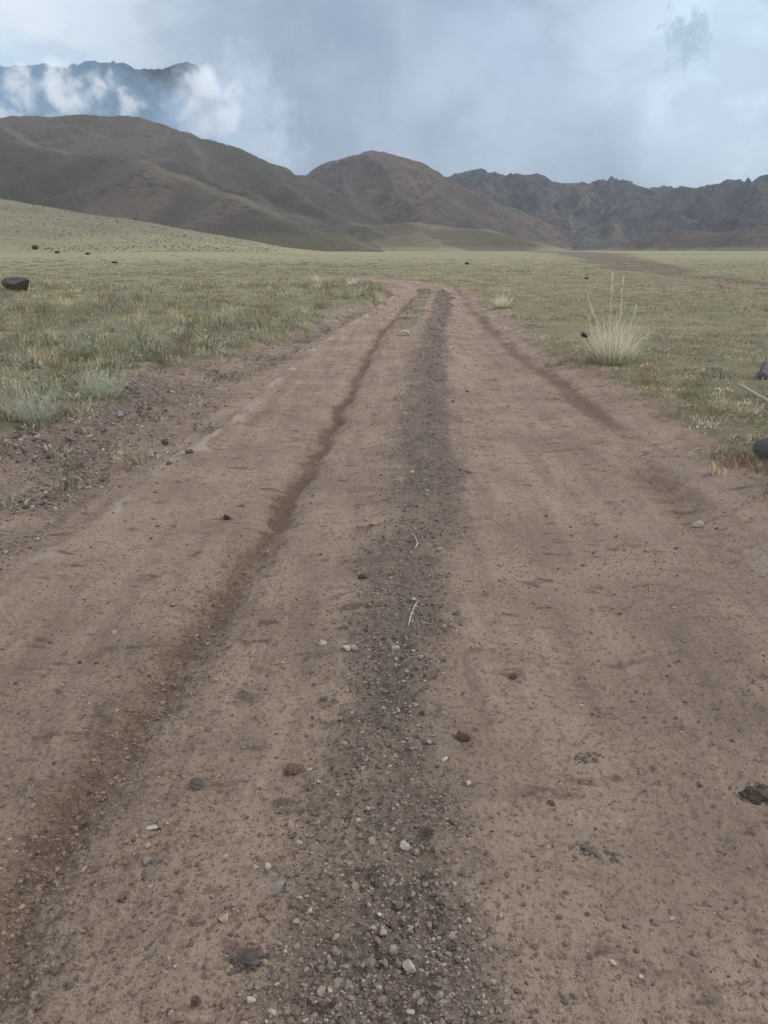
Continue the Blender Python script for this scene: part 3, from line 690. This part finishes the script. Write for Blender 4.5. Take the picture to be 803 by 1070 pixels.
def build_grass():
    x, y = sample_area(56000, 4.5, 150, 1.0, .70)
    x = x * 1.05
    M = masks(x, y)
    side = x < 0
    patch = fbm(x * .45, y * .45, 4, 61)
    patch2 = fbm(x * 1.7, y * 1.7, 3, 62)
    pr = M['grass'] ** 1.3 * np.where(side, ss(-.62, .05, patch + .9 * patch2), ss(-.95, .1, patch + .7 * patch2))
    pr = np.maximum(pr, .035 * np.clip(M['bank'], 0, 1) * (M['grass'] < .5))
    hz = hillA(x, y)
    pr = pr * np.where(hz > 1.5, .6, 1)
    pr = pr * np.where(side, .75, np.where(y < 20, .72, .75)) * ss(-.75, .1, fbm(x * 4, y * 4, 2, 63))
    pr = pr * (1 - .92 * ss(50, 145, y))
    keep = rng.random(len(x)) < pr
    x, y, side, patch, patch2 = x[keep], y[keep], side[keep], patch[keep], patch2[keep]
    n = len(x)
    edgeL = np.clip((LG(y) - x), 0, 3); edgeR = np.clip(x - RG(y), 0, 4)
    # height by place: taller on the left, short turf on the right
    tall = np.where(side, .10 + .10 * np.clip(patch + .3, 0, 1) , .055 + .035 * np.clip(patch + .3, 0, 1))
    tall = tall * np.exp(rng.normal(0, .38, n)) * np.where(side, np.clip(.6 + edgeL, .6, 1), 1)
    tall = tall * np.where(side & (rng.random(n) < .22), 1.75, 1)
    tall = np.where(y > 34, np.minimum(tall, .10), tall)
    pL = np.array([.34, .16, .17, .07, .21, .05]); pRt = np.array([.12, .20, .36, .18, .11, .03]); pE = np.array([.05, .10, .30, .45, .08, .02])
    u = rng.random(n)
    sp = np.where(side, np.searchsorted(np.cumsum(pL), u), np.searchsorted(np.cumsum(pRt), u))
    edge = (~side) & (edgeR < .7 + .5 * patch2) & (y < 30)
    sp = np.where(edge, np.searchsorted(np.cumsum(pE), u), sp)
    sp = np.clip(sp, 0, 5)
    sp = np.where(side & (patch > .18) & (rng.random(n) < .2), 5, sp)
    nb = np.where(y < 14, 42, np.where(y < 40, 30, 20))
    nb = np.where(side, nb, nb)
    ci = np.repeat(np.arange(n), nb); m = len(ci)
    rad = np.clip(.07 + .006 * y[ci], .07, .45) * np.where(side[ci], 1, 1.25)
    a = rng.uniform(0, 2 * math.pi, m); q = np.sqrt(rng.random(m)) * rad
    bx, by = x[ci] + q * np.cos(a), y[ci] + q * np.sin(a)
    hh = tall[ci] * rng.uniform(.45, 1.15, m) * (1.1 - .45 * q / rad)
    worm = (sp[ci] == 0) | (sp[ci] == 4) | (sp[ci] == 5)
    leaf = worm & (rng.random(m) < .62)
    up = np.where(leaf, rng.random(m) * hh, 0)
    h = np.where(leaf, rng.uniform(.022, .055, m) * (1 + y[ci] * .02), hh)
    lean = np.where(leaf, rng.uniform(.3, .95, m), np.clip(np.abs(rng.normal(.25, .28, m)) + np.where(side[ci], 0, .2), 0, .95))
    curl = rng.uniform(0, .45, m)
    w = np.maximum(np.where(leaf, .013, .0065), .00062 * by) * rng.uniform(.7, 1.3, m)
    bz = H(bx, by, False) - .01 + up
    col = SPEC[sp[ci]] * rng.uniform(.6, 1.25, (m, 1)) * np.repeat(rng.uniform(.5, 1.32, (n, 1)), nb, 0)
    dry = rng.random(m) < .12
    col[dry] = np.array([.34, .31, .22]) * rng.uniform(.8, 1.2, (dry.sum(), 1))
    print('blades', m)
    V, F, C = blades(bx, by, bz, h, w, rng.uniform(0, 2 * math.pi, m), lean, curl, col)
    o = mesh_obj('grass', V, F, BLADE, cols=C)
    tag(o, 'short grey-green steppe grass and wormwood on both sides of the track', 'grass', kind='stuff')
build_grass()

def tuft(name, u, v, wpx, hpx, nblade, label, cat, cols, stalks=0, stalk_px=0, green=True, leafy=False, group=None, width=.0065, spread=.55):
    gx, gy = G(u, v); z = 0
    for _ in range(4):
        z = float(H(np.array([gx]), np.array([gy]), False)[0]); gx, gy = G(u, v, z)
    dep = gy * CP + (CAMH - z) * SP
    w, h = wpx / FPX * dep, hpx / FPX * dep
    root = empty(name, (gx, gy, z)); tag(root, label, cat, group)
    n = nblade; az = rng.uniform(0, 2 * math.pi, n); q = np.sqrt(rng.random(n))
    bx, by = np.cos(az) * q * w * .20, np.sin(az) * q * w * .20
    az2 = az + rng.normal(0, .5, n)
    lean = np.clip(q * spread + rng.normal(0, .16, n), 0, .95)
    hh = h * rng.uniform(.38, 1.08, n) * (1 - .15 * q)
    wd = np.maximum(width, .00095 * gy) * rng.uniform(.7, 1.3, n)
    cc = np.array(cols[0]) * rng.uniform(.75, 1.2, (n, 1))
    V, F, C = blades(bx, by, np.full(n, -.02), hh, wd, az2, lean, rng.uniform(0, .3, n), cc)
    if leafy:
        k = n * 4; bi = rng.integers(0, n, k); t = rng.random(k)
        lx = bx[bi] + np.cos(az2[bi]) * lean[bi] * hh[bi] * t; ly = by[bi] + np.sin(az2[bi]) * lean[bi] * hh[bi] * t
        lz = np.sqrt(1 - lean[bi] ** 2) * hh[bi] * t
        V2, F2, C2 = blades(lx, ly, lz, rng.uniform(.02, .045, k), rng.uniform(.006, .010, k), rng.uniform(0, 6.28, k), rng.uniform(.2, .9, k), rng.uniform(0, .3, k), np.array(cols[0]) * rng.uniform(.75, 1.2, (k, 1)))
        F2 = F2 + len(V); V = np.r_[V, V2]; F = np.r_[F, F2]; C = np.r_[C, C2]
    mesh_obj('stems' if leafy else 'blades', V, F, BLADE, root, C)
    if green:
        n2 = int(nblade * .8); az = rng.uniform(0, 2 * math.pi, n2); q = np.sqrt(rng.random(n2))
        V, F, C = blades(np.cos(az) * q * w * .34, np.sin(az) * q * w * .34, np.full(n2, -.02), h * rng.uniform(.15, .36, n2), wd.mean() * rng.uniform(.8, 1.4, n2), az + rng.normal(0, .6, n2), np.clip(q * .6 + rng.normal(0, .15, n2), 0, .9), rng.uniform(0, .4, n2), np.array(cols[1]) * rng.uniform(.7, 1.25, (n2, 1)))
        mesh_obj('base_leaves', V, F, BLADE, root, C)
    for du, dh, lean_px in (stalks or []):
        hs = dh / FPX * dep; x0 = du / FPX * dep * .6; x1 = (du + lean_px) / FPX * dep
        pts = [(x0, 0, 0), (x0 * .8 + x1 * .2, .01, hs * .35), (x0 * .4 + x1 * .6, .0, hs * .7), (x1, .01, hs)]
        V, F = tube(pts, [.0085, .0075, .006, .004], 5)
        st = mesh_obj('stalk', V, F, BLADE, root, np.tile((.80, .74, .58), (len(V), 1)), smooth=True)
        k = 40; t = rng.uniform(.72, 1.0, k)
        lx = x0 + (x1 - x0) * t; lz = hs * t
        V, F, C = blades(lx, np.zeros(k), lz, rng.uniform(.03, .07, k), np.full(k, .012), rng.uniform(0, 6.28, k), rng.uniform(.1, .5, k), rng.uniform(0, .3, k), np.tile((.80, .74, .58), (k, 1)) * rng.uniform(.8, 1.1, (k, 1)))
        mesh_obj('seed_head', V, F, BLADE, st, C)
    return root
STRAW = [(.74, .69, .54), (.36, .37, .24)]
tuft('feather_grass', 641, 379, 74, 60, 400, 'large pale straw-coloured feather grass tussock standing right of the track', 'grass tussock', STRAW, stalks=[(-10, 88, 1), (4, 86, -2), (-16, 66, -16), (18, 58, 0), (6, 60, -3), (-24, 46, -6)])
tuft('feather_grass', 525, 322, 26, 18, 150, 'small pale tussock beside the bend at the right side of the track', 'grass tussock', STRAW, stalks=[(0, 22, 1), (6, 19, 2)])
tuft('feather_grass', 331, 297, 12, 12, 90, 'far pale tussock on the left grass, left one of the two', 'grass tussock', STRAW)
tuft('feather_grass', 369, 299, 13, 11, 90, 'far pale tussock on the left grass, the one nearer the track', 'grass tussock', STRAW)
WORM = [(.46, .47, .37), (.26, .28, .19)]
tuft('wormwood_bush', 108, 416, 62, 46, 130, 'silvery pale wormwood clump at the corner of the left grass edge', 'plant', WORM, leafy=True, spread=.7)
tuft('wormwood_bush', 38, 440, 66, 52, 130, 'silvery wormwood clump at the left grass edge beside the frame', 'plant', WORM, leafy=True, spread=.7)
tuft('wormwood_bush', 82, 374, 50, 26, 80, 'greener wormwood clump behind the silvery ones on the left', 'plant', [(.32, .35, .24), (.22, .25, .15)], leafy=True, spread=.8)

# low dark shrubs dotted on the plain and the stony slope
def shrub(u, v, wpx, hpx, label, col=(.13, .125, .09)):
    gx, gy = G(u, v)
    if u < 190 and v < 268:
        for yy in np.linspace(60, 260, 600):       # foot on the slope
            xx, _, zz = W(u, v, yy)
            if float(hillA(np.array([xx]), np.array([yy]))[0]) + .1 >= zz: gx, gy = xx, yy; break
    z = float(H(np.array([gx]), np.array([gy]), False)[0])
    w, h = wpx / FPX * gy, hpx / FPX * gy
    n = 160; az = rng.uniform(0, 6.28, n); q = np.sqrt(rng.random(n))
    V, F, C = blades(np.cos(az) * q * w * .3, np.sin(az) * q * w * .3, rng.uniform(0, h * .3, n), h * rng.uniform(.4, .9, n), w * rng.uniform(.05, .12, n), az, np.clip(q * .7, 0, .9), rng.uniform(0, .4, n), np.array(col) * rng.uniform(.7, 1.3, (n, 1)))
    return tag(mesh_obj('shrub', V, F, BLADE, cols=C, loc=(gx, gy, z - .02)), label, 'shrub')
shrub(37, 260, 6, 5, 'dark round shrub at the foot of the stony left slope')
shrub(60, 264, 6, 3, 'low dark shrub just right of the round one under the slope')
shrub(92, 266, 5, 3, 'low dark shrub farthest right under the stony slope')
shrub(120, 276, 7, 3, 'dark flat shrub on the open grass below the stony slope')
shrub(488, 278, 5, 3, 'tiny dark shrub alone on the far plain above the bend')
shrub(613, 294, 4, 3, 'tiny dark shrub on the plain left of the big tussock stalks')
shrub(611, 357, 8, 7, 'small dark shrub touching the left of the big tussock', (.07, .06, .045))
def scrub():
    n = 6500
    y = rng.uniform(95, 260, n); x = -rng.uniform(.05, .62, n) * y
    k = hillA(x, y) > 1.2; x, y = x[k], y[k]; n = len(x)
    m = 14; ci = np.repeat(np.arange(n), m); N = len(ci)
    s = np.exp(rng.normal(math.log(.18), .32, n))[ci]
    az = rng.uniform(0, 6.28, N); q = np.sqrt(rng.random(N)); bx = x[ci] + np.cos(az) * q * s * .6; by = y[ci] + np.sin(az) * q * s * .6
    V, F, C = blades(bx, by, H(bx, by, False), s * rng.uniform(.5, 1, N), s * .3, az, np.clip(q * .7, 0, .9), rng.uniform(0, .4, N), np.where((rng.random(n) < .6)[ci][:, None], (.14, .135, .10), (.22, .21, .145)) * rng.uniform(.7, 1.3, (N, 1)))
    tag(mesh_obj('scrub', V, F, BLADE, cols=C), 'dotted low scrub and stones on the grey-green slope at the left', 'scrub', kind='stuff')
scrub()

# ------------------------------------------------------------------ haze and low cloud
def box(name, x0, x1, y0, y1, z0, z1, mat):
    v = [(x, y, z) for x in (x0, x1) for y in (y0, y1) for z in (z0, z1)]
    f = [(0, 1, 3, 2), (4, 6, 7, 5), (0, 4, 5, 1), (2, 3, 7, 6), (0, 2, 6, 4), (1, 5, 7, 3)]
    return mesh_obj(name, v, f, mat)
m, t = material('haze_air')
pv = t.n('ShaderNodeVolumePrincipled', {'Color': (.80, .88, 1.0, 1), 'Density': .00009, 'Anisotropy': .1})
o_ = t.n('ShaderNodeOutputMaterial'); t.t.links.new(pv.outputs[0], o_.inputs['Volume'])
hz = box('haze', -3700, 3700, -60, 4250, -8, 330, m); tag(hz, 'pale blue air haze over the plain', 'haze', kind='stuff')

def cloud(name, lo, hi, dens, scale, thr, color, label, seed, stretch=(1, 1, 1), ramp=None, inner=.55, soft=.22):
    m, t = material(name + '_vapour')
    tc = t.n('ShaderNodeTexCoord'); gen = tc.outputs['Generated']; ob = tc.outputs['Object']
    v = t.vmath('ADD', t.vmath('MULTIPLY', ob, tuple(scale * s for s in stretch)), (seed, seed * .7, seed * .3))
    nz = t.noise(v, 1.0, 8, .66, .25)
    c = t.vmath('MULTIPLY', t.vmath('SUBTRACT', gen, (.5, .5, .5)), (2, 2, 2))
    r = t.vmath('LENGTH', c)
    fall = t.rng(r, inner, 1.0, 0, .45)
    base = t.math('SUBTRACT', nz, fall)
    if ramp:
        gx = t.n('ShaderNodeSeparateXYZ', {0: gen}).outputs[0]
        base = t.math('ADD', base, t.rng(gx, ramp[0], ramp[1], ramp[2], ramp[3]))
    d = t.rng(base, thr, thr + soft, 0, dens)
    pv = t.n('ShaderNodeVolumePrincipled', {'Color': (*color, 1), 'Density': d, 'Anisotropy': .0})
    o = t.n('ShaderNodeOutputMaterial'); t.t.links.new(pv.outputs[0], o.inputs['Volume'])
    cx = [(a + b) / 2 for a, b in zip(lo, hi)]
    sz = [(b - a) / 2 for a, b in zip(lo, hi)]
    v, f = ICO[3]
    ob = mesh_obj(name, v * np.array(sz), f, m, loc=cx)
    return tag(ob, label, 'cloud')
def cloud_px(u0, v0, u1, v1, Y, depth, dens, sc, thr, label, seed, color=(.985, .995, 1), **kw):
    a = W(u0, v1, Y); b = W(u1, v0, Y)
    return cloud('cloud', (a[0], Y - depth / 2, a[2]), (b[0], Y + depth / 2, b[2]), dens, sc, thr, color, label, seed, **kw)
cloud_px(-90, 40, 190, 165, 4900, 350, .020, .0060, .455, 'wispy white cloud drifting across the left of the far mountain', 3, inner=.6, color=(1, 1, 1))
cloud_px(150, 40, 285, 175, 4850, 300, .022, .0064, .44, 'torn white cloud clinging to the cut-off right end of the far mountain', 29, color=(.97, .985, 1), inner=.45)
cloud_px(110, -30, 380, 300, 5400, 1100, .0075, .0062, .46, 'thin grey cloud bank swallowing the right flank of the far mountain', 21, ramp=(-.02, .20, -.03, .21), inner=.15, color=(.79, .855, .915), soft=.38)
m, t = material('mist_vapour')  # material of the added volume that stands in for blue air
pv = t.n('ShaderNodeVolumePrincipled', {'Color': (.55, .80, 1.0, 1), 'Density': .0010, 'Anisotropy': .0})
o_ = t.n('ShaderNodeOutputMaterial'); t.t.links.new(pv.outputs[0], o_.inputs['Volume'])
a_, b_ = W(-420, 330, 6000), W(270, 40, 6000)
v_, f_ = ICO[3]
ms = mesh_obj('mist', v_ * np.array([(b_[0] - a_[0]) / 2, 380, (b_[2] - a_[2]) / 2]), f_, m, loc=((a_[0] + b_[0]) / 2, 5650 - 420 + 60, (a_[2] + b_[2]) / 2))  # added volume, stands in for the blue air before the mountain
tag(ms, 'thin blue mist of air added before the far mountain', 'mist', kind='stuff')

# ------------------------------------------------------------------ light and sky
SUN_EL, SUN_AZ = math.radians(40), math.radians(80)
w = bpy.data.worlds.new('World'); scn.world = w; w.use_nodes = True
t = NT(w.node_tree)
dirn = t.n('ShaderNodeTexCoord').outputs['Generated']
sky = t.n('ShaderNodeTexSky', sky_type='NISHITA'); sky.sun_disc = False; sky.sun_elevation = SUN_EL; sky.sun_rotation = SUN_AZ
def d_of(u, v):
    a = np.array(ray(u, v)); return tuple(a / np.linalg.norm(a))
wn = t.noise(dirn, 3.2, 5, .6, .3, True)
wd = t.vmath('ADD', dirn, t.vmath('SCALE', t.vmath('SUBTRACT', wn, (.5, .5, .5)), scale=.16))
wd = t.vmath('NORMALIZE', wd)
sepz = t.n('ShaderNodeSeparateXYZ', {0: dirn}).outputs[2]
MIDC = (.34, .425, .545)
col = t.mix(t.rng(sepz, .30, .9), MIDC, (1.25, 1.32, 1.42))
sepy = t.n('ShaderNodeSeparateXYZ', {0: dirn}).outputs[1]
col = t.mix(t.rng(sepy, .25, -.5), col, (1.08, 1.12, 1.18))  # sky behind the camera brightened, added fill for camera-facing sides
def blob(c, u, v, r0, r1, amt, color, vec=None):
    dt = t.vmath('DOT_PRODUCT', vec if vec is not None else wd, d_of(u, v))
    return t.mix(t.rng(dt, math.cos(math.radians(r1)), math.cos(math.radians(r0)), 0, amt), c, color)
col = blob(col, 640, 175, 2, 15, .9, (.285, .37, .50))
col = blob(col, 280, 100, 2, 11, .85, (.285, .37, .485))
col = blob(col, 410, 10, 1, 9, .6, (.315, .405, .53))
col = blob(col, 15, 8, 1, 11, .95, (.71, .82, .92))
col = blob(col, 190, 20, 1, 6, .5, (.54, .65, .77))
col = blob(col, 30, 45, .5, 4, .7, (.78, .86, .93))
col = blob(col, 560, 55, 1, 10, .7, (.52, .63, .79))
col = blob(col, 765, 80, 1, 10, .95, (.73, .91, 1.05))
n2 = t.noise(t.vmath('MULTIPLY', dirn, (1.3, 1, .9)), 4.5, 5, .55, .3)
col = t.mix(t.rng(n2, .44, .68, 0, .36), col, (.64, .74, .86))
n3 = t.noise(t.vmath('ADD', t.vmath('MULTIPLY', dirn, (1, 1, 1.5)), (3, 1, 2)), 7.5, 5, .55, .3)
col = t.mix(t.rng(n3, .44, .66, 0, .38), col, (.24, .32, .43))
# torn dark patch high at the right
nd = t.noise(dirn, 70, 7, .72, .4)
dt = t.vmath('DOT_PRODUCT', dirn, d_of(716, 38))
pm = t.math('ADD', t.rng(dt, math.cos(math.radians(2.6)), math.cos(math.radians(.3)), 0, .9, False), t.math('MULTIPLY', t.math('SUBTRACT', nd, .5), 2.2))
col = t.mix(t.rng(pm, .45, 1.0, 0, .68), col, (.33, .47, .60))
cl10 = t.vmath('SCALE', col, scale=10.0)
mixd = t.mix(.94, sky.outputs[0], cl10)
bg = t.n('ShaderNodeBackground', {'Color': mixd, 'Strength': .1})
wo = t.n('ShaderNodeOutputWorld'); t.t.links.new(bg.outputs[0], wo.inputs[0])
sun = bpy.data.lights.new('sun', 'SUN'); sun.energy = 1.5; sun.angle = math.radians(11); sun.color = (1, .96, .9)
so = bpy.data.objects.new('sun', sun); COL.objects.link(so)
so.rotation_euler = (math.pi / 2 - SUN_EL, 0, math.pi - SUN_AZ)
so.location = (0, 0, 50)

# ------------------------------------------------------------------ camera
cam = bpy.data.cameras.new('camera'); co = bpy.data.objects.new('camera', cam); COL.objects.link(co)
cam.sensor_fit = 'VERTICAL'; cam.sensor_height = 36; cam.lens = 36 * FPX / 1070
cam.clip_start = .05; cam.clip_end = 20000
co.location = (0, 0, CAMH); co.rotation_euler = (math.pi / 2 - PITCH, 0, 0)
scn.camera = co
vs = scn.view_settings
vs.view_transform = 'Standard'; vs.look = 'None'; vs.exposure = .10; vs.gamma = 1; vs.use_curve_mapping = False
cy = scn.cycles
cy.max_bounces = 10; cy.diffuse_bounces = 3; cy.glossy_bounces = 2; cy.volume_bounces = 7; cy.transparent_max_bounces = 8
cy.use_denoising = True; cy.denoiser = 'OPENIMAGEDENOISE'; cy.denoising_input_passes = 'RGB_ALBEDO_NORMAL'; cy.denoising_prefilter = 'ACCURATE'; cy.sample_clamp_indirect = 3.0
scn.render.film_transparent = False
